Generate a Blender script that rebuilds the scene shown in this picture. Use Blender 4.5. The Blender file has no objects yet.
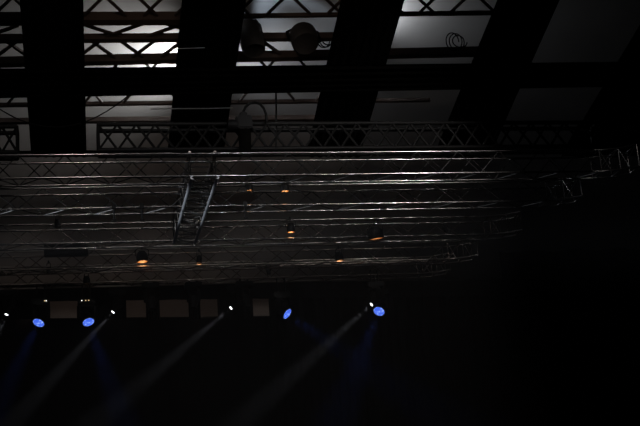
import bpy, bmesh, math, random
from mathutils import Vector, Matrix
random.seed(4)
S = bpy.context.scene
COL = S.collection
F = 1300.0                      # focal length in pixels of the 640 px wide frame
CAM = Vector((0, 0, 1.6))
# ---- camera frame: world X runs along the trusses, Y away from the camera
Yw = Vector((-245, 387, F)).normalized()
Xw = Vector((6710, -118, F)); Xw = (Xw - Yw * Xw.dot(Yw)).normalized()
Zw = Xw.cross(Yw)
def ray(px, py):
    v = Vector((px - 320, py - 213, F))
    return Vector((v.dot(Xw), v.dot(Yw), v.dot(Zw)))
def PY(px, py, Y):
    r = ray(px, py); return CAM + r * (Y / r.y)
def PZ(px, py, z):
    r = ray(px, py); return CAM + r * ((z - CAM.z) / r.z)
def PP(px, py, p, n):
    r = ray(px, py); return CAM + r * ((p - CAM).dot(n) / r.dot(n))
def V(*a): return Vector(a)

# ---------------------------------------------------------------- materials
def mat(name, col, rough=.5, metal=0., emit=None, strength=0., noise=0., nscale=8., bump=0., spec=.5):
    m = bpy.data.materials.new(name); m.use_nodes = True
    nt = m.node_tree; b = nt.nodes['Principled BSDF']
    b.inputs['Base Color'].default_value = (*col, 1)
    b.inputs['Roughness'].default_value = rough
    b.inputs['Metallic'].default_value = metal
    b.inputs['Specular IOR Level'].default_value = spec
    if emit:
        b.inputs['Emission Color'].default_value = (*emit, 1)
        b.inputs['Emission Strength'].default_value = strength
    if noise or bump:
        tc = nt.nodes.new('ShaderNodeTexCoord'); nz = nt.nodes.new('ShaderNodeTexNoise')
        nz.inputs['Scale'].default_value = nscale; nz.inputs['Detail'].default_value = 4
        nt.links.new(tc.outputs['Object'], nz.inputs['Vector'])
        if noise:
            mx = nt.nodes.new('ShaderNodeMix'); mx.data_type = 'RGBA'
            mx.inputs[6].default_value = (*[c * (1 - noise) for c in col], 1)
            mx.inputs[7].default_value = (*[min(1, c * (1 + noise)) for c in col], 1)
            nt.links.new(nz.outputs['Fac'], mx.inputs[0]); nt.links.new(mx.outputs[2], b.inputs['Base Color'])
        if bump:
            bp = nt.nodes.new('ShaderNodeBump'); bp.inputs['Strength'].default_value = bump
            nt.links.new(nz.outputs['Fac'], bp.inputs['Height']); nt.links.new(bp.outputs['Normal'], b.inputs['Normal'])
    return m
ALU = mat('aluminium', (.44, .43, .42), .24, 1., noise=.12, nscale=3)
ALUREAR = mat('dimmed_rear_aluminium', (.36, .32, .29), .36, 1., noise=.15, nscale=3)  # aluminium darkened and browned for the dim light on the rear trusses
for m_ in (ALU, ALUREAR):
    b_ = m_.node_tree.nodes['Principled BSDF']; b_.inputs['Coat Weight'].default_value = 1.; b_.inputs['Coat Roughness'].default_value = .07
ALUDIM = mat('dimmed_aluminium', (.17, .17, .17), .26, .95, noise=.2, nscale=3)  # brace aluminium darkened so the lacing looks dimly lit
ALUBACK = mat('dimmed_back_aluminium', (.17, .145, .13), .32, .95, noise=.2, nscale=3)  # browner dark aluminium, dim light put into the colour of rear and upper parts
BLACKSTEEL = mat('black_steel', (.004, .004, .004), .6, 0., noise=.2, spec=.2)
BROWNSTEEL = mat('brown_painted_steel', (.075, .052, .044), .6, 0, noise=.2, nscale=2)
VELVET = mat('black_velvet', (.0035, .0033, .003), 1., 0, noise=.3, nscale=6, spec=0.)
MEMBRANE = mat('grey_roof_membrane', (.46, .455, .45), .8, 0, noise=.14, nscale=.9, bump=.15, spec=.15)
PLASTER = mat('brown_back_wall', (.25, .215, .195), .9, 0, noise=.2, nscale=1.5, spec=.1)
HALL = mat('dark_hall_wall', (.012, .011, .010), .95, 0, noise=.2, nscale=1, spec=.05)
FLOORM = mat('black_stage_floor', (.015, .015, .016), .7, 0, noise=.2, nscale=2)
BODY = mat('black_fixture_plastic', (.006, .006, .0065), .6, 0, noise=.2, spec=.15)
CABLE = mat('black_rubber_cable', (.005, .005, .005), .7, spec=.15)
LANTERN = mat('dark_grey_lantern_paint', (.035, .031, .029), .6, noise=.2, spec=.2)
STEELWIRE = mat('bright_steel_wire', (.75, .75, .73), .3, 1.)
WARMLENS = mat('glowing_warm_lamp_glass', (.3, .2, .1), .3, 0, (1., .55, .26), 9.0)
REFLECT = mat('polished_reflector', (.75, .55, .38), .28, 1.)
WHITELENS = mat('white_beam_glass', (.8, .8, .8), .2, 0, (.95, .97, 1.), 3.0)
COOLLENS = mat('cool_flood_glass', (.8, .8, .8), .2, 0, (.9, .95, 1.), 1.6)
LEDWARM = mat('warm_indicator_led', (.5, .3, .1), .3, 0, (1., .72, .35), .8)
LEDWHITE = mat('white_indicator_led', (.5, .5, .5), .3, 0, (1., .95, .85), 1.6)
def led_lens():
    m = bpy.data.materials.new('blue_led_lens'); m.use_nodes = True
    nt = m.node_tree; b = nt.nodes['Principled BSDF']
    tc = nt.nodes.new('ShaderNodeTexCoord'); vo = nt.nodes.new('ShaderNodeTexVoronoi'); vo.inputs['Scale'].default_value = 15
    cr = nt.nodes.new('ShaderNodeValToRGB')
    cr.color_ramp.elements[0].position = .12; cr.color_ramp.elements[0].color = (.36, .52, 1., 1)
    cr.color_ramp.elements[1].position = .55; cr.color_ramp.elements[1].color = (.045, .12, .72, 1)
    nt.links.new(tc.outputs['Object'], vo.inputs['Vector']); nt.links.new(vo.outputs['Distance'], cr.inputs['Fac'])
    nt.links.new(cr.outputs['Color'], b.inputs['Emission Color']); b.inputs['Emission Strength'].default_value = 1.25
    b.inputs['Base Color'].default_value = (.05, .08, .2, 1); b.inputs['Roughness'].default_value = .25
    return m
BLUELENS = led_lens()

# ---------------------------------------------------------------- mesh helpers
def link(name, me, m, parent=None, loc=None):
    o = bpy.data.objects.new(name, me); COL.objects.link(o)
    if m and not me.materials: me.materials.append(m)
    if parent: o.parent = parent
    if loc is not None: o.location = loc
    return o
def fin(name, bm, m, parent=None, loc=None, smooth=True):
    bmesh.ops.recalc_face_normals(bm, faces=bm.faces)
    me = bpy.data.meshes.new(name); bm.to_mesh(me); bm.free()
    if smooth:
        for p in me.polygons: p.use_smooth = True
        me.set_sharp_from_angle(angle=math.radians(40))
    return link(name, me, m, parent, loc)
def tube(bm, pts, r, n=8, caps=True):
    pts = [Vector(p) for p in pts]; rings = []; a = None
    for i, p in enumerate(pts):
        t = ((pts[min(i + 1, len(pts) - 1)] - p).normalized() + (p - pts[max(i - 1, 0)]).normalized()).normalized() if 0 < i < len(pts) - 1 else (pts[min(i + 1, len(pts) - 1)] - pts[max(i - 1, 0)]).normalized()
        if a is None: a = t.orthogonal().normalized()
        a = (a - t * a.dot(t)).normalized(); b = t.cross(a)
        rr = r[i] if isinstance(r, (list, tuple)) else r
        rings.append([bm.verts.new(p + (a * math.cos(k * 2 * math.pi / n) + b * math.sin(k * 2 * math.pi / n)) * rr) for k in range(n)])
    for A, B in zip(rings, rings[1:]):
        for k in range(n): bm.faces.new((A[k], A[(k + 1) % n], B[(k + 1) % n], B[k]))
    if caps:
        bm.faces.new(rings[0][::-1]); bm.faces.new(rings[-1])
def box(bm, c, s, rot=None, bev=0.):
    r = bmesh.ops.create_cube(bm, size=1.)
    vs = r['verts']
    for v in vs:
        v.co = Vector((v.co.x * s[0], v.co.y * s[1], v.co.z * s[2]))
    if bev:
        es = list({e for v in vs for e in v.link_edges})
        vs = list({v for f in bmesh.ops.bevel(bm, geom=es, offset=bev, segments=2, affect='EDGES')['faces'] for v in f.verts} | {v for v in vs if v.is_valid})
    for v in vs:
        if rot is not None: v.co = rot @ v.co
        v.co += Vector(c)
def beam(bm, a, b, w, h, up=V(0, 0, 1)):
    """rectangular bar from a to b"""
    a, b = Vector(a), Vector(b); t = (b - a).normalized(); s = t.cross(up).normalized(); u = s.cross(t)
    q = [(-1, -1), (1, -1), (1, 1), (-1, 1)]
    A = [bm.verts.new(a + s * x * w / 2 + u * y * h / 2) for x, y in q]
    B = [bm.verts.new(b + s * x * w / 2 + u * y * h / 2) for x, y in q]
    for k in range(4): bm.faces.new((A[k], A[(k + 1) % 4], B[(k + 1) % 4], B[k]))
    bm.faces.new(A[::-1]); bm.faces.new(B)
def lathe(bm, prof, n=24, M=None):
    rings = []
    for r, z in prof:
        if r < 1e-5: rings.append([bm.verts.new((0, 0, z))])
        else: rings.append([bm.verts.new((r * math.cos(k * 2 * math.pi / n), r * math.sin(k * 2 * math.pi / n), z)) for k in range(n)])
    for A, B in zip(rings, rings[1:]):
        for k in range(n):
            if len(A) == 1 and len(B) == 1: continue
            if len(A) == 1: bm.faces.new((A[0], B[k], B[(k + 1) % n]))
            elif len(B) == 1: bm.faces.new((A[k], A[(k + 1) % n], B[0]))
            else: bm.faces.new((A[k], A[(k + 1) % n], B[(k + 1) % n], B[k]))
    if M is not None:
        for ring in rings:
            for v in ring: v.co = M @ v.co
def tag(o, label, cat, group=None):
    o['label'] = label; o['category'] = cat
    if group: o['group'] = group
    return o
def thing(name, label, cat, loc, group=None):
    o = bpy.data.objects.new(name, None); COL.objects.link(o); o.location = loc; o.empty_display_size = .1
    return tag(o, label, cat, group)
def struct(o): o['kind'] = 'structure'; return o
def aim_matrix(d, roll_up=V(0, 0, 1)):
    """rotation whose local -Z looks along d"""
    return Vector(d).to_track_quat('-Z', 'Y').to_matrix()

# ---------------------------------------------------------------- trusses
def chord(name, pts, r, m, root, n=10):
    bm = bmesh.new(); tube(bm, [Vector(p) - root.location for p in pts], r, n); return fin(name, bm, m, root)
def bars(name, segs, r, m, root):
    """separate bars; bars of equal direction share one mesh"""
    cache = {}
    for a, b in segs:
        a, b = Vector(a), Vector(b); d = b - a; key = tuple(round(x, 3) for x in d)
        if key not in cache:
            bm = bmesh.new(); tube(bm, [V(0, 0, 0), d], r, 6)
            o = fin(name, bm, m, root, a - root.location); cache[key] = o.data
        else: link(name, cache[key], None, root, a - root.location)
def box_truss(name, label, A, u, L, v, w, depth, height, pitch, m_ch, m_br, rc, rb, group=None, tail=None, bottom=True, cat='truss', cross=False):
    """A: near lower chord start; u along, v across, w up"""
    A = Vector(A); root = thing(name, label, cat, A + u * L / 2, group)
    n = max(2, round(L / pitch)); n += n % 2; p = L / n
    T = [Vector(t) for t in (tail or [])]
    for dv, dw in ((0, 0), (0, height), (depth, 0), (depth, height)):
        o = v * dv + w * dw
        chord('chord', [A + o, A + o + u * L] + [t + o for t in T], rc, m_ch, root)
    seg = []
    for k in range(n):
        lo, hi = (0, height) if k % 2 == 0 else (height, 0)
        seg.append((A + u * k * p + w * lo, A + u * (k + 1) * p + w * hi))
        if cross: seg.append((A + u * k * p + w * hi, A + u * (k + 1) * p + w * lo)); continue
        seg.append((A + v * depth + u * k * p + w * hi, A + v * depth + u * (k + 1) * p + w * lo))
    bars('brace', seg, rb, m_br, root)
    if bottom:
        seg = []
        for k in range(0, n, 2):
            seg.append((A + u * k * p, A + u * (k + 1) * p + v * depth))
            seg.append((A + u * (k + 1) * p + v * depth, A + u * (k + 2) * p))
        bars('bottom_brace', seg, rb, m_br, root)
    ends = [A, A + u * L] + T
    for e in ends:
        seg = [(e, e + w * height), (e + v * depth, e + v * depth + w * height), (e, e + v * depth), (e + w * height, e + w * height + v * depth)]
        bars('end_bar', seg, rb * 1.2, m_br, root)
    for a, b in zip(ends[1:], ends[2:]):
        bars('brace', [(a, b + w * height), (a + v * depth, b + v * depth + w * height), (a + w * height, (a + b) / 2)], rb, m_br, root)
    return root
EX, EY, EZ = V(1, 0, 0), V(0, 1, 0), V(0, 0, 1)
ZR = 9.6                         # lower chord height of the grid
TY = [24.86, 27.0, 29.84, 32.31, 33.9]
HT, DT = .46, .50
XL = -3.2
XR = [11.2, 10.75, 10.3, 9.9, 9.6]
words = ['nearest long aluminium truss of the lower grid, with brightest chords, right below the drapes',
         'second long aluminium truss of the lower grid, just behind the nearest bright one',
         'middle long aluminium truss of the lower grid, where the cross truss ends',
         'fourth long aluminium truss of the lower grid, dim, carrying most of the dark lanterns',
         'rearmost long aluminium truss of the lower grid, right above the blue moving lights']
LONG = []
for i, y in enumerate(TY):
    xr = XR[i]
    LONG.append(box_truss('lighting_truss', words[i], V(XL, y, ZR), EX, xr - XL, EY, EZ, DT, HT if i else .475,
              .46 if i == 0 else .56, [ALU, ALU, ALU, ALUREAR, ALUREAR][i], ALUDIM if i < 2 else ALUBACK, .026, .0125, 'long trusses of the lower grid',
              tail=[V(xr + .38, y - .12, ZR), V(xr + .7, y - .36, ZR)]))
# cross truss running away from the camera (the ladder-like one)
def cross_truss():
    zb, zt = ZR - .066, ZR + .47 + .068
    x0, y0, y1 = 2.44, TY[0] - .12, TY[2] - .02
    w = .51
    root = thing('cross_truss', 'ladder-like aluminium cross truss running from nearest long truss back to middle one', 'truss', V(x0 + w / 2, (y0 + y1) / 2, zb))
    for dx, z, m in ((0, zb, LADDER), (w, zb, LADDER), (0, zt, ALUBACK), (w, zt, ALUBACK)):
        chord('chord', [V(x0 + dx, y0 if z == zb else y0 + .24, z), V(x0 + dx, y1, z)], .038, m, root)
    n = 13; p = (y1 - y0) / n
    bars('rung', [(V(x0, y0 + k * p, zb), V(x0 + w, y0 + k * p, zb)) for k in range(n + 1)], .018, ALU, root)
    bars('top_rung', [(V(x0, y0 + k * p, zt), V(x0 + w, y0 + k * p, zt)) for k in range(1, n + 1)], .014, ALUDIM, root)
    sg = []
    for k in range(n):
        lo, hi = (zb, zt) if k % 2 else (zt, zb)
        for dx in (0, w): sg.append((V(x0 + dx, y0 + k * p, lo), V(x0 + dx, y0 + (k + 1) * p, hi)))
    bars('brace', sg[2:], .0125, ALUDIM, root)
    bars('bottom_brace', [(V(x0 + (w if k % 2 else 0), y0 + k * p, zb), V(x0 + (0 if k % 2 else w), y0 + (k + 1) * p, zb)) for k in range(n)], .0125, ALUDIM, root)
    bars('end_bar', [(V(x0 + dx, y, zb), V(x0 + dx, y, zt)) for dx in (0, w) for y in (y0 + .24, y1)], .014, BLACKSTEEL, root)  # end bars coloured black to look unlit beside the bright rails
LADDER = mat('satin_aluminium', (.50, .52, .56), .42, .5, noise=.15, nscale=3)
cross_truss()

# ---------------------------------------------------------------- black trusses hung above, in front of the drapes
YU = 25.75
def upper(label, pxa, pxb, ya):
    a, b = PY(pxa, ya, YU), PY(pxb, ya - (pxb - pxa) * .009, YU)
    top = PY(max(pxa, 0), ya, YU).z
    return box_truss('black_truss', label, V(a.x, YU, top - .56), EX, b.x - a.x, EY, EZ, .40, .56, .40, BLACKSTEEL, BLACKSTEEL, .048, .028,
                     'black trusses in front of the drapes', bottom=False, cross=True)
up1 = upper('short black truss end at left edge of view, left of the leftmost drape', -75, 17, 126.5)
up2 = upper('long black truss with X bracing hung below the drapes, from centre-left to far right', 98, 597, 124.5)
ztop = up2.location.z + .56

# ---------------------------------------------------------------- drapes under the roof (a slope falling away from the camera)
D4 = (Xw * 0 + V(.0127, .9613, -.2752)).normalized()
DP = PY(300, 150, 27.3)
DN = EX.cross(D4).normalized()
def dh(px, py, off=0.): return PP(px, py, DP + EZ * off, DN)
def drape(name, label, tl, tr, bl, br, group=None, folds=7, along='v'):
    """tl.. : corners on the drape plane; gentle folds, real cloth thickness"""
    nu, nv = (folds * 6, 14) if along == 'v' else (14, folds * 6)
    bm = bmesh.new(); g = []
    for j in range(nv + 1):
        row = []
        for i in range(nu + 1):
            a, b = i / nu, j / nv
            p = (tl * (1 - a) + tr * a) * (1 - b) + (bl * (1 - a) + br * a) * b
            t = a if along == 'v' else b
            f = math.sin(t * folds * 2 * math.pi + .6 * math.sin(5 * t + 3 * b)) * .022
            row.append(bm.verts.new(p + DN * f))
        g.append(row)
    for j in range(nv):
        for i in range(nu): bm.faces.new((g[j][i], g[j][i + 1], g[j + 1][i + 1], g[j + 1][i]))
    r = bmesh.ops.solidify(bm, geom=bm.faces[:], thickness=.015)
    o = fin(name, bm, VELVET); 
    c = sum((v.co for v in o.data.vertices), Vector()) / len(o.data.vertices)
    for v in o.data.vertices: v.co -= c
    o.location = c
    return tag(o, label, 'drape', group)
def strip(label, xl0, kl, xr0, kr, y0=-70, y1=157):
    q = lambda x0, k, y: dh(x0 + k * y, y)
    return drape('ceiling_drape', label, q(xl0, kl, y0), q(xr0, kr, y0), q(xl0, kl, y1), q(xr0, kr, y1), 'long black drapes under the roof')
strip('leftmost long black drape strip under the roof, left of the brightest roof panel', 19.5, .075, 83.3, .021)
strip('second long black drape strip from left, right beside the brightest roof patch', 182, -.095, 246, -.146)
strip('middle long black drape strip, right of the roof gap with dark lanterns', 341, -.225, 404.5, -.284)
strip('fourth long black drape strip from left, between bluish grey and dim brown gaps', 497.5, -.41, 559.5, -.445)
strip('rightmost wide black drape, filling the dark upper right corner of the view', 655, -.60, 900, -.85)
B = lambda x, y: dh(x, y, -.03)
drape('cross_drape', 'wide black drape band crossing under all the long strips from left to right', B(-60, 69.2), B(760, 60.2), B(-60, 99.8), B(760, 84.5), None, 5, 'h')
drape('cross_drape', 'black hem drape behind the nearest aluminium truss, at the foot of the long strips',
      dh(-60, 151.5, -.05), dh(760, 146.5, -.05), dh(-60, 158, -.05), dh(760, 152, -.05), None, 2, 'h')

# ---------------------------------------------------------------- roof girders seen through the gaps
GO = 1.15
def gp(px, py): return dh(px, py, GO)
def line(py130, slope, xa, xb):
    f = lambda x: gp(x, py130 + slope * (x - 130)); return f(xa), f(xb)
def girder(label, chords, lac, group='brown roof girders'):
    a, b = line(*chords[0][:4]); root = thing('roof_girder', label, 'girder', (a + b) / 2, group)
    for y, s, xa, xb, w in chords:
        a, b = line(y, s, xa, xb); bm = bmesh.new()
        beam(bm, a - root.location, b - root.location, w * .8, w, DN); fin('chord', bm, BROWNSTEEL, root, smooth=False)
    for (ya, yb, xa, xb, step, w, nm) in lac:
        x = xa; k = 0
        while x < xb:
            for fl in (0, 1):
                y0, y1 = (ya, yb) if (k + fl) % 2 == 0 else (yb, ya)
                x0, x1 = x + fl * step * .32, x + fl * step * .32 + step * .62
                s = -.012
                bm = bmesh.new()
                beam(bm, gp(x0, y0 + s * (x0 - 130)) - root.location, gp(x1, y1 + s * (x1 - 130)) - root.location, w, w, DN)
                fin(nm, bm, BROWNSTEEL, root, smooth=False)
            x += step; k += 1
    return root
girder('broad brown roof girder with X bracing, nearest the frame top, above all the drape gaps',
       [(18.5, -.004, -60, 182, .22), (17.5, -.013, 182, 525, .085), (-12, -.012, -60, 525, .12)], [(-11, 16, -55, 480, 46, .05, 'brace')])
girder('brown roof girder with open X bracing crossing the brightest white roof patch',
       [(38, -.006, -60, 350, .155), (59.3, -.022, -60, 505, .185)], [(39, 58, -50, 340, 42, .055, 'brace'), (24, 37, -40, 185, 62, .055, 'lateral_brace')])
girder('lowest brown roof girder, seen between the cross band and the black truss',
       [(103.5, -.012, -60, 430, .085), (120, -.010, -60, 330, .12), (80, -.01, -60, 700, .12)], [(60, 102, -50, 330, 58, .045, 'brace')])

# ---------------------------------------------------------------- room shell
RO = 2.7
def slab(name, quad, n, th, m):
    bm = bmesh.new(); a = [bm.verts.new(p) for p in quad]; b = [bm.verts.new(Vector(p) + n * th) for p in quad]
    bm.faces.new(a); bm.faces.new(b[::-1])
    for k in range(4): bm.faces.new((a[k], a[(k + 1) % 4], b[(k + 1) % 4], b[k]))
    return struct(fin(name, bm, m, smooth=False))
def roofz(y): return DP.z + RO - (y - DP.y) * .2752 / .9613
RX0, RX1, RY0, RY1 = -14, 22, 12.0, 39
sl = slab('ceiling', [V(RX0, RY0, roofz(RY0)), V(RX1, RY0, roofz(RY0)), V(RX1, RY1, roofz(RY1)), V(RX0, RY1, roofz(RY1))], EZ, .1, MEMBRANE)
slab('ceiling_rear', [V(RX0, -6, roofz(RY0)), V(RX1, -6, roofz(RY0)), V(RX1, RY0, roofz(RY0)), V(RX0, RY0, roofz(RY0))], EZ, .1, HALL)
slab('floor', [V(RX0, -6, 0), V(RX1, -6, 0), V(RX1, RY1, 0), V(RX0, RY1, 0)], -EZ, .1, FLOORM)
zt = roofz(RY0)
slab('wall_back', [V(RX0, RY1, 0), V(RX1, RY1, 0), V(RX1, RY1, zt), V(RX0, RY1, zt)], EY, .1, PLASTER)
slab('wall_left', [V(RX0, -6, 0), V(RX0, RY1, 0), V(RX0, RY1, zt), V(RX0, -6, zt)], -EX, .1, HALL)
slab('wall_right', [V(RX1, -6, 0), V(RX1, RY1, 0), V(RX1, RY1, zt), V(RX1, -6, zt)], EX, .1, HALL)
slab('wall_front', [V(RX0, -6, 0), V(RX1, -6, 0), V(RX1, -6, zt), V(RX0, -6, zt)], -EY, .1, HALL)

# black backdrop at the rear of the stage, hung from a pipe below the brown wall strip
YB = 36.2
def backdrop(label, pxa, pxb, ya, yb, Y, name='backdrop_curtain'):
    a, b = PY(pxa, ya, Y), PY(pxb, yb, Y)
    root = thing(name, label, 'curtain', V((a.x + b.x) / 2, Y, 0))
    nu = 160; bm = bmesh.new(); g = []
    for j in range(5):
        row = []
        for i in range(nu + 1):
            t = i / nu; p = a.lerp(b, t); z = p.z * (1 - j / 4) + .02 * (j / 4)
            row.append(bm.verts.new(V(p.x, Y + .05 * math.sin(i * 1.3), z) - root.location))
        g.append(row)
    for j in range(4):
        for i in range(nu): bm.faces.new((g[j][i], g[j][i + 1], g[j + 1][i + 1], g[j + 1][i]))
    bmesh.ops.solidify(bm, geom=bm.faces[:], thickness=.012)
    fin('cloth', bm, VELVET, root)
    bm = bmesh.new(); tube(bm, [a - root.location, b - root.location], .025); fin('curtain_pipe', bm, BLACKSTEEL, root)
backdrop('tall black backdrop curtain closing the rear of the stage below the blue lights', -120, 760, 321, 311, YB)
# black border drape hanging from the rear trusses, above the brown strip
a, b = PY(-120, 303.5, 35.3), PY(700, 293, 35.3)
bm = bmesh.new(); g = []
for j in range(3):
    row = []
    for i in range(121):
        p = a.lerp(b, i / 120); row.append(bm.verts.new(V(p.x, 35.3 + .03 * math.sin(i * 1.7), p.z + j * .24)))
    g.append(row)
for j in range(2):
    for i in range(120): bm.faces.new((g[j][i], g[j][i + 1], g[j + 1][i + 1], g[j + 1][i]))
bmesh.ops.solidify(bm, geom=bm.faces[:], thickness=.012)
tag(fin('border_drape', bm, VELVET), 'narrow black border drape hanging behind the rearmost truss, above the brown wall strip', 'drape')
backdrop('black sheet added for the unlit dark right of the brown wall strip, behind the lone third wash light', 268, 560, 292, 290, 35.7, 'dark_sheet')  # black sheet stands in for the wall falling dark here
def dark_piece(label, pxa, pxb, ya, yb):  # added black pieces that darken spans of the brown wall strip
    Y = 35.75; a, b = PY(pxa, ya, Y), PY(pxb, ya, Y); z1 = PY(pxa, yb, Y).z
    bm = bmesh.new(); g = []
    for j in range(3):
        g.append([bm.verts.new(V(a.x + (b.x - a.x) * i / 30, Y + .025 * math.sin(i * 1.1), a.z + (z1 - a.z) * j / 2)) for i in range(31)])
    for j in range(2):
        for i in range(30): bm.faces.new((g[j][i], g[j][i + 1], g[j + 1][i + 1], g[j + 1][i]))
    bmesh.ops.solidify(bm, geom=bm.faces[:], thickness=.012)
    c = V((a.x + b.x) / 2, Y, z1)
    o = fin('dark_patch', bm, VELVET)
    for v in o.data.vertices: v.co -= c
    o.location = c; tag(o, label, 'drape', 'black patches added to darken the brown wall strip')
dark_piece('short black patch added behind the leftmost blue wash light, over the brown wall strip', -20, 49.5, 298, 321)
dark_piece('short black patch added behind the second blue wash light, over the brown wall strip', 78, 126, 298, 320.5)
dark_piece('narrow black patch added behind the unlit moving light left of centre', 145.5, 159.5, 298, 320)
dark_piece('narrow black patch added left of the middle white beam light', 188, 200, 297, 320)
dark_piece('short black patch added behind the middle white beam light', 217, 252.5, 297, 319.5)
# black sheet added at right for the dark into which the wall vanishes
def side_dark(label, pxa, pxb, Y, ztop):
    a, b = PY(pxa, 260, Y), PY(pxb, 260, Y)
    bm = bmesh.new(); g = []
    for j in range(4):
        g.append([bm.verts.new(V(a.x + (b.x - a.x) * i / 60, Y + .06 * math.sin(i * .9), ztop * (1 - j / 3) + .02)) for i in range(61)])
    for j in range(3):
        for i in range(60): bm.faces.new((g[j][i], g[j][i + 1], g[j + 1][i + 1], g[j + 1][i]))
    bmesh.ops.solidify(bm, geom=bm.faces[:], thickness=.015)
    tag(fin('side_dark_sheet', bm, VELVET), label, 'drape')
side_dark('tall black sheet added for the dark right of the long truss ends', 500, 860, 36.9, 11.2)

# ---------------------------------------------------------------- lights helper
def lamp(kind, name, loc, energy, col=(1, 1, 1), d=None, size=60, blend=.3, rad=.05, parent=None):
    L = bpy.data.lights.new(name, kind); L.energy = energy; L.color = col
    if kind == 'SPOT': L.spot_size = math.radians(size); L.spot_blend = blend; L.shadow_soft_size = rad
    elif kind == 'POINT': L.shadow_soft_size = rad
    elif kind == 'AREA': L.shape = 'DISK'; L.size = rad
    o = bpy.data.objects.new(name, L); COL.objects.link(o); o.location = loc
    if d is not None: o.rotation_euler = Vector(d).to_track_quat('-Z', 'Y').to_euler()
    if parent: o.parent = parent
    return o

# ---------------------------------------------------------------- moving lights
def moving_head(kind, label, lens, d, top, group, leds=()):
    """lens: world point of the lens centre, d: aim, top: z the clamp hooks to"""
    d = Vector(d).normalized(); R = aim_matrix(d)
    wash = kind == 'wash'
    Lh, rad = (.30, .168) if wash else ((.34, .075) if kind == 'beam' else (.34, .10))
    piv = Vector(lens) - d * (Lh * .62)                # tilt axis
    base = V(piv.x, piv.y, piv.z + .36)
    nm = {'wash': 'wash_light', 'beam': 'beam_light', 'spot': 'moving_light'}[kind]
    root = thing(nm, label, 'stage light', base, group)
    loc = lambda p: Vector(p) - base
    bm = bmesh.new(); box(bm, (0, 0, .06), (.46, .30, .15), None, .02); box(bm, (0, 0, -.02), (.26, .24, .05), None, .01); fin('base', bm, BODY, root)
    bm = bmesh.new(); h = max(.05, top - base.z - .12)
    for sx in (-.1, .1): tube(bm, [(sx, 0, .12), (sx, 0, .12 + h)], .018, 8)
    for sx in (-.1, .1): box(bm, (sx, 0, .12 + h), (.05, .09, .07), None, .01)
    fin('clamp', bm, BLACKSTEEL, root)
    yaw = math.atan2(d.y, d.x) + math.pi / 2; Rz = Matrix.Rotation(yaw, 3, 'Z'); half = rad + .045
    bm = bmesh.new(); box(bm, (0, 0, -.075), (2 * half + .06, .14, .05), Rz, .012); fin('yoke_bridge', bm, BODY, root)
    for s in (-1, 1):
        bm = bmesh.new()
        box(bm, Rz @ V(s * half, 0, -.22), (.07, .15, .34), Rz, .015)
        fin('yoke_arm', bm, BODY, root)
    M = Matrix.Translation(loc(lens)) @ R.to_4x4()
    bm = bmesh.new()
    if wash: prof = [(0, Lh), (.10, Lh), (.13, Lh * .85), (.135, Lh * .45), (rad, Lh * .25), (rad, .015), (rad - .018, 0.0), (rad - .02, .03), (0, .03)]
    else: prof = [(0, Lh), (rad * .9, Lh), (rad * 1.3, Lh * .8), (rad * 1.3, Lh * .4), (rad, Lh * .25), (rad, -.01), (rad - .02, -.01), (rad - .022, .02), (0, .02)]
    lathe(bm, prof, 28, M); head = fin('head', bm, BODY, root)
    bm = bmesh.new(); rl = rad - (.012 if wash else .026)
    lathe(bm, [(rl, .012), (rl * .8, -.006), (rl * .4, -.016), (0, -.019)] if wash else [(rl, .0), (rl * .6, -.01), (0, -.013)], 24)
    ln = fin('lens', bm, BLUELENS if wash else (WHITELENS if kind == 'beam' else BODY), root); ln.matrix_local = M
    for k, (lx, m) in enumerate(leds):
        bm = bmesh.new(); box(bm, (lx, -.145, .06), (.035, .012, .035), None, .004); fin('status_light', bm, m, root)
    if wash:
        lamp('SPOT', 'blue_lamp', Vector(lens) + d * .05, 360, (.10, .22, 1.), d, 17, .6, .10)
    if kind == 'beam':
        lamp('SPOT', 'white_lamp', Vector(lens) + d * .04, 1150, (.92, .95, 1.), d, 10, .7, .035)
    return root
YM = 34.15
zc = ZR - .02
WG, BG, UG = 'blue LED wash lights under the rearmost truss', 'narrow white beam lights under the rearmost truss', 'unlit moving lights under the rearmost truss'
moving_head('wash', 'leftmost blue-glowing wash light, tilted down to the left, under rearmost truss', PY(38.5, 323, YM - .3), (-.34, -.50, -.82), zc, WG, ((.10, LEDWARM), (.14, LEDWHITE)))
moving_head('wash', 'second blue-glowing wash light from left, tilted down to the right', PY(88.5, 322.3, YM - .3), (.22, -.52, -.82), zc, WG, ((-.12, LEDWHITE), (-.02, LEDWARM), (.06, LEDWARM)))
moving_head('wash', 'third blue-glowing wash light from left, alone, turned steeply to the right', PY(287.5, 314, YM - .3), (.62, -.48, -.62), zc, WG)
moving_head('wash', 'rightmost blue-glowing wash light, tilted down to the left beside a white beam light', PY(379, 311.5, YM - .3), (-.42, -.56, -.70), zc, WG)
moving_head('beam', 'white beam light at the left edge of the view, aimed down left', PY(6.5, 314.5, YM + .32), (-.30, -.30, -.85), zc, BG)
moving_head('beam', 'white beam light right of second blue wash light, casting a grey beam leftwards', PY(113, 312, YM + .32), (-.62, -.32, -.72), zc, BG)
moving_head('beam', 'white beam light in the middle, left of the lone third blue wash light', PY(231, 308, YM + .32), (-.74, -.30, -.62), zc, BG)
moving_head('beam', 'rightmost white beam light, just above and left of the last blue wash light', PY(371.5, 304.5, YM - .82), (-.74, -.30, -.60), zc, BG)
moving_head('spot', 'unlit dark moving light between two brown wall patches, left of centre', PY(152, 309, YM - .2), (.1, -.2, -1), zc, UG)
moving_head('spot', 'unlit dark moving light left of the middle white beam light', PY(193, 308, YM - .2), (-.15, -.2, -1), zc, UG)
moving_head('spot', 'unlit dark moving light right of the middle white beam light', PY(247, 307, YM - .25), (.2, -.2, -1), zc, UG)

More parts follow.
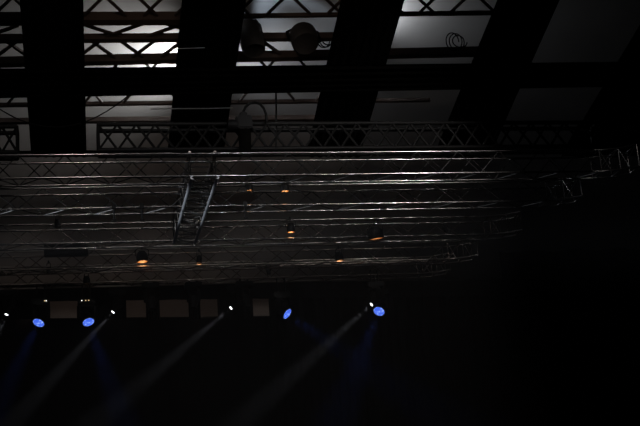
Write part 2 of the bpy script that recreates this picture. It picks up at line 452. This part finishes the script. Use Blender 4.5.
# ---------------------------------------------------------------- small lanterns with warm glow, hung from the long trusses
def par_can(label, px, py, ti, d, r=.11, length=.30, lit=True, group='open-front lanterns hung in the lower grid'):
    """mouth centre seen at (px, py); hung from truss ti"""
    Y = TY[ti] - .02; c = PY(px, py, Y); d = Vector(d).normalized()
    root = thing('par_can', label, 'stage light', c, group)
    M = aim_matrix(d).to_4x4()
    bm = bmesh.new()
    lathe(bm, [(0, length), (r * .55, length), (r * .75, length * .85), (r, length * .6), (r, 0), (r - .008, 0), (r - .008, length * .55), (r * .5, length * .75), (0, length * .78)], 24, M)
    fin('housing', bm, BODY, root)
    bm = bmesh.new(); lathe(bm, [(r - .010, .012), (r - .012, length * .5), (r * .6, length * .7)], 24, M); fin('reflector', bm, REFLECT, root)
    bm = bmesh.new(); rr = r * .62; z0 = r * .60
    lathe(bm, [(rr, z0), (rr * .6, z0 - .012), (0, z0 - .018)], 20, M); fin('lamp_glass', bm, WARMLENS if lit else BODY, root)
    side = d.cross(V(0, 0, 1)); side = side.normalized() if side.length > .1 else EX
    up = V(0, 0, 1); pv = -d * length * .55
    bm = bmesh.new(); R = r + .02; ht = max(.12, ZR - c.z - pv.z)
    if pv.z + c.z > ZR - .12: ht = .2
    pts = [pv + side * R, pv + side * R + up * (ht - .05), pv + side * (R * .6) + up * ht, pv - side * (R * .6) + up * ht, pv - side * R + up * (ht - .05), pv - side * R]
    tube(bm, pts, .012, 6); fin('yoke', bm, BLACKSTEEL, root)
    bm = bmesh.new(); box(bm, pv + up * (ht + .02), (.05, .07, .08), None, .01); fin('clamp', bm, BLACKSTEEL, root)
    return root
par_can('lantern with a small orange glow, right of the cross truss top', 249.5, 190.5, 1, (.1, .1, -1), .08, .2)
par_can('lantern with faint orange glow, second right of the cross truss top', 285, 191.5, 1, (0, .05, -1), .10, .2)
par_can('lantern with a glowing orange crescent rim, alone right of centre', 376.5, 239, 2, (.12, .12, -1), .19, .30)
par_can('orange-lit lantern with a white hot spot, left of the cross truss foot', 142.5, 262, 3, (.05, -.02, -1), .15, .28)
par_can('lantern with a short pale glow below the middle truss, at centre', 291, 232.5, 2, (0, .05, -1), .10, .24)
par_can('lantern with reddish glow, low between centre and the orange crescent', 340, 260.5, 3, (.2, .1, -1), .11, .24)
par_can('lantern with small warm glint, right below the cross truss foot', 199, 263, 3, (-.1, .1, -1), .07, .2)
par_can('lantern with a pale bright streak near the lower left, above the blue lights', 87, 283.5, 4, (.1, .05, -1), .09, .2)
par_can('small unlit lantern under the second truss at far left', 58, 227.5, 2, (.1, .05, -1), .07, .2, False)
par_can('small unlit lantern just above the third blue wash light', 269, 274.5, 4, (.1, .1, -1), .05, .16, False)
par_can('small unlit lantern at far left rear, above the leftmost blue wash light', 49, 273.5, 4, (.1, .1, -1), .05, .16, False)
par_can('small dim lantern at the right end of the lower grid, right of the orange crescent', 446, 232.5, 3, (.1, .1, -1), .06, .18, False)
# short hanging clamps seen dark against the chords
for px, lab in ((114, 'left one of the pair of dark hanging clamps on the second truss'), (142, 'right one of the pair of dark hanging clamps on the second truss'),
                (245.5, 'dark hanging clamp on the second truss, right of the cross truss')):
    c = PY(px, 210, TY[1] - .04); c.z = ZR
    root = thing('hanging_clamp', lab, 'clamp', c, 'dark hanging clamps')
    bm = bmesh.new(); box(bm, (0, 0, .01), (.09, .07, .13), None, .015); fin('jaw', bm, BLACKSTEEL, root)
    bm = bmesh.new(); tube(bm, [(0, 0, -.05), (0, 0, -.27)], .022, 8); fin('stem', bm, BLACKSTEEL, root)
    bm = bmesh.new(); box(bm, (0, 0, -.29), (.10, .05, .05), None, .01); fin('foot', bm, BLACKSTEEL, root)

# dark panel box hung in the rear of the grid
c = PY(66, 250, TY[3] - .25)
root = thing('equipment_case', 'flat black equipment case hung in the lower grid at left', 'case', c)
bm = bmesh.new(); box(bm, (0, 0, 0), (1.08, .28, .30), None, .02); fin('body', bm, VELVET, root)
for s in (-1, 1):
    bm = bmesh.new(); tube(bm, [(s * .4, 0, .15), (s * .4, .2, .32)], .01, 6); fin('hanging_strap', bm, BLACKSTEEL, root)
# the dim warm light on the roof behind comes from added fill lamps

# ---------------------------------------------------------------- chain hoist with its cables
hc = PY(244, 126, YU - .12)
root = thing('chain_hoist', 'black chain hoist standing up from the long black truss, with cable loop', 'hoist', hc)
bm = bmesh.new(); box(bm, (0, 0, .06), (.34, .26, .30), None, .03); box(bm, (.0, 0, .25), (.16, .14, .1), None, .02); fin('motor_housing', bm, BODY, root)
bm = bmesh.new(); lathe(bm, [(0, -.62), (.10, -.60), (.13, -.45), (.14, -.12), (.12, -.09), (0, -.09)], 18); fin('chain_bag', bm, VELVET, root)
bm = bmesh.new(); lathe(bm, [(0, -.13), (.10, -.13), (.12, -.06), (.12, .06), (.10, .13), (0, .13)], 18, Matrix.Translation((-.22, 0, .02)) @ Matrix.Rotation(math.pi / 2, 4, 'Y')); fin('gear_cover', bm, BODY, root)
pts = [PY(x, y, YU - .12) - hc for x, y in ((243, 118), (243.2, 112), (245.5, 107), (249.5, 103.6), (255, 102.5), (260, 104), (264, 108.5), (266, 114), (266.6, 122))]
bm = bmesh.new(); tube(bm, pts, .030, 8); fin('cable_loop', bm, CABLE, root)
def cable(label, pts, r, m=CABLE, name='cable'):
    c = pts[0]; bm = bmesh.new(); tube(bm, [p - c for p in pts], r, 8)
    o = fin(name, bm, m, None, c); return tag(o, label, 'cable')
cable('straight black cable dropping to the black truss, right of the chain hoist', [gp(276, 70), PY(276, 97, 26.6), PY(276.3, 122, YU + .1), PY(276, 150, YU - .05)], .021)
pts = []
for k in range(25):
    t = k / 24; x = -20 + 160 * t
    pts.append(PY(x, 94 + 33 * (1 - ((x - 55) / 75) ** 2) if x < 140 else 94, 26.3))
cable('thin black cable sagging across the leftmost drape strip', pts, .014)
cable('bright steel wire stretched across the second drape strip, below the cross band', [dh(150, 109, -.18), dh(178, 108.6, -.18), dh(205, 108.5, -.18), dh(233, 107.8, -.18)], .012, STEELWIRE, 'steel_wire')
cable('short steel wire on the second drape strip, above the cross band', [dh(170, 48.9, -.15), dh(188, 48.3, -.15), dh(205, 47.7, -.15)], .006, STEELWIRE, 'steel_wire')

# ---------------------------------------------------------------- lanterns on the roof girders seen in the middle gap
def roof_lantern(label, px, py, off, r, h, d):
    c = dh(px, py, off); root = thing('roof_lantern', label, 'stage light', c, 'dark lanterns on the roof girders')
    M = aim_matrix(d).to_4x4()
    bm = bmesh.new(); lathe(bm, [(0, h * .5), (r * .6, h * .5), (r * .95, h * .36), (r, .0), (r * .96, -h * .4), (r * .85, -h * .5), (r * .75, -h * .47), (0, -h * .44)], 24, M); fin('housing', bm, LANTERN, root)
    bm = bmesh.new()
    tube(bm, [M @ V(r * 1.12, 0, 0), M @ V(r * 1.12, 0, h * .5), M @ V(r * .7, 0, h * .72), M @ V(-r * .7, 0, h * .72), M @ V(-r * 1.12, 0, h * .5), M @ V(-r * 1.12, 0, 0)], .025, 8)
    fin('yoke', bm, BLACKSTEEL, root)
    bm = bmesh.new(); box(bm, M @ V(0, 0, h * .72 + .05), (.09, .09, .14), None, .02); fin('clamp', bm, BLACKSTEEL, root)
roof_lantern('tall dark drum lantern at left of the middle roof gap', 251, 37, .95, .26, .75, (.1, -.3, -1))
roof_lantern('round dark lantern at right of the middle roof gap, with yoke above', 304, 38, .95, .30, .5, (0, -.6, -.8))
c = gp(455, 44)
def coil(label, px, py, s, off):
    c = dh(px, py, off); bm = bmesh.new(); pts = []
    for k in range(61):
        a = k / 60 * 6 * math.pi; pts.append(V(.13 * s * math.cos(a) + .16 * s * k / 60, .03 * math.sin(a * .7), .2 * s * math.sin(a) * (1 - .5 * k / 60)))
    tube(bm, pts, .013, 6); tag(fin('cable_coil', bm, CABLE, None, c), label, 'cable', 'looped cables in the roof')
coil('tangled black cable loops standing on the girder in the bluish grey roof gap', 452, 42, 1.2, GO + .05)
coil('tangled black cable loops at the left side of the middle drape strip', 322, 41, .9, GO + .05)

# ---------------------------------------------------------------- light in the roof space: unseen floods added above the drapes to light the gaps
def flood(label, px, py, off, aim, energy, col, size, blend=.8):
    c = dh(px, py, off); d = Vector(aim).normalized()
    root = thing('unseen_flood', label, 'stage light', c, 'unseen flood lights added above the drapes')
    M = aim_matrix(d).to_4x4(); R = M.to_3x3()
    bm = bmesh.new(); box(bm, R @ V(0, 0, .08), (.30, .22, .14), R, .02); fin('housing', bm, BODY, root)
    bm = bmesh.new(); box(bm, R @ V(0, 0, .004), (.26, .18, .008), R); fin('lens', bm, COOLLENS, root)
    bm = bmesh.new(); tube(bm, [R @ V(.18, 0, .08), R @ V(.18, 0, .3), R @ V(-.18, 0, .3), R @ V(-.18, 0, .08)], .012, 6); fin('yoke', bm, BLACKSTEEL, root)
    lamp('SPOT', 'unseen_flood_lamp', c + d * .04, energy, col, d, size, blend, .08)
def toward(px, py, off, tx, ty): return dh(tx, ty, RO) - dh(px, py, off)
flood('unseen flood light above the second drape strip, whitening the roof beside it', 202, 82, 2.05, toward(202, 82, 2.05, 160, 62), 560, (1., .99, .97), 152, 1.)
flood('second unseen flood light above the second drape strip, aimed at the middle gap', 230, 16, 1.25, toward(230, 16, 1.25, 289, 16), 150, (.72, .84, 1.), 36, .6)
flood('third unseen flood light, added low above the second drape strip, washing the middle gap', 228, 84, 1.7, toward(228, 84, 1.7, 290, 60), 75, (.95, .96, 1.), 140, 1.)
flood('unseen flood light above the middle drape strip, brightening the bluish grey gap', 366, 28, 2.2, toward(366, 28, 2.2, 388, 14), 100, (.92, .95, 1.), 114, 1.)
# unseen warm fill lamps, added to give roof and back wall a dim brown tint
lamp('SPOT', 'warm_fill', (2.0, 17.5, 12.2), 125, (1., .80, .66), V(.15, 1, .26), 62, .6, .15)
for x in (-1.2, 1.2, 3.6): lamp('SPOT', 'rear_fill', (x, 35.9, 9.25), 3.6, (1., .76, .64), V(.0, 3, -.2), 165, .9, .1)  # added fill behind the border, lifts the brown wall strip
for x in (-1.2, 2.2, 5.4): lamp('SPOT', 'rear_fill', (x, 34.9, 10.0), 1.8 if x < 5 else 1.3, (1., .76, .64), V(.1, 3, .7), 165, .9, .1)  # added fill for the roof and wall behind the rear truss
for x in (-.5, 2.6, 5.4): lamp('SPOT', 'grid_fill', (x, 30.95, 10.25), 3.0 if x < 5 else 2.2, (1., .76, .64), V(.1, .3, 1), 165, .9, .1)  # added fill, lifts the roof above the grid
# unseen lamps over the grid whose glints run along the truss chords
XT = PY(400, 160, TY[0])
vx = (XT - CAM).normalized().x
def glint(name, px, Y, z, energy, col, rad, size=120):
    p = PY(px, 160, TY[0]); d = (CAM - p).normalized()
    # the lamp direction has the mirrored X component
    dy, dz = Y - p.y, z - p.z; q = math.hypot(dy, dz); ux = -d.x; sx = ux / math.sqrt(1 - ux * ux) * q
    c = V(p.x + sx, Y, z)
    lamp('SPOT', name, c, energy, col, p - c + V(0, 1.2, -1.0), size, .6, rad)
glint('unseen_front_lamp', 366, 19.5, 12.2, 640, (1., .95, .92), .07, 60)
glint('unseen_front_lamp', 290, 19.0, 12.3, 130, (1., .93, .88), .25, 70)  # added to brighten the chords in the middle
lamp('SPOT', 'right_fill', V(12.2, 20.2, 12.0), 40, (1., .96, .9), V(-.5, 4.5, -2.2), 16, .6, .1)  # unseen lamp added to lift the truss ends at right
glint('unseen_front_lamp', 205, 20.5, 12.2, 120, (.93, .96, 1.), .09, 66)
glint('unseen_front_lamp', 60, 19.5, 12.2, 150, (1., .90, .86), .2, 70)  # added to brighten the chords at left
lamp('SPOT', 'side_fill', V(-7.5, 26.7, 8.5), 3000, (.86, .92, 1.), V(10.2, .0, .95), 18, .7, .12)  # unseen lamp added out of view at left to brighten the cross truss rails

# ---------------------------------------------------------------- haze on the stage
bm = bmesh.new(); box(bm, (4, 29.5, 4.5), (24, 13, 9.0))
hz = fin('stage_haze', bm, None, smooth=False)
hm = bpy.data.materials.new('thin_haze'); hm.use_nodes = True; nt = hm.node_tree; nt.nodes.clear()
out = nt.nodes.new('ShaderNodeOutputMaterial'); vs = nt.nodes.new('ShaderNodeVolumeScatter')
vs.inputs['Color'].default_value = (.95, .95, 1., 1); vs.inputs['Density'].default_value = .006; vs.inputs['Anisotropy'].default_value = .2
nt.links.new(vs.outputs['Volume'], out.inputs['Volume']); hz.data.materials.append(hm)
tag(hz, 'thin smoke haze hanging in the dark stage below the trusses', 'haze'); hz['kind'] = 'stuff'

# ---------------------------------------------------------------- camera, world, colour
cam = bpy.data.cameras.new('camera'); co = bpy.data.objects.new('camera', cam); COL.objects.link(co)
cam.sensor_width = 36; cam.sensor_fit = 'HORIZONTAL'; cam.lens = 36 * F / 640; cam.clip_end = 300; cam.clip_start = .1
right = V(Xw.x, Yw.x, Zw.x); down = V(Xw.y, Yw.y, Zw.y); fwd = V(Xw.z, Yw.z, Zw.z)
m = Matrix.Identity(4)
for i in range(3): m[i][0], m[i][1], m[i][2], m[i][3] = right[i], -down[i], -fwd[i], CAM[i]
co.matrix_world = m; S.camera = co
w = bpy.data.worlds.new('night'); S.world = w; w.use_nodes = True
w.node_tree.nodes['Background'].inputs[0].default_value = (0, 0, 0, 1)
S.view_settings.view_transform = 'Standard'; S.view_settings.look = 'None'; S.view_settings.exposure = 0; S.view_settings.gamma = 1
S.view_settings.use_curve_mapping = False
S.cycles.use_denoising = True
S.cycles.max_bounces = 5
S.cycles.sample_clamp_indirect = 2
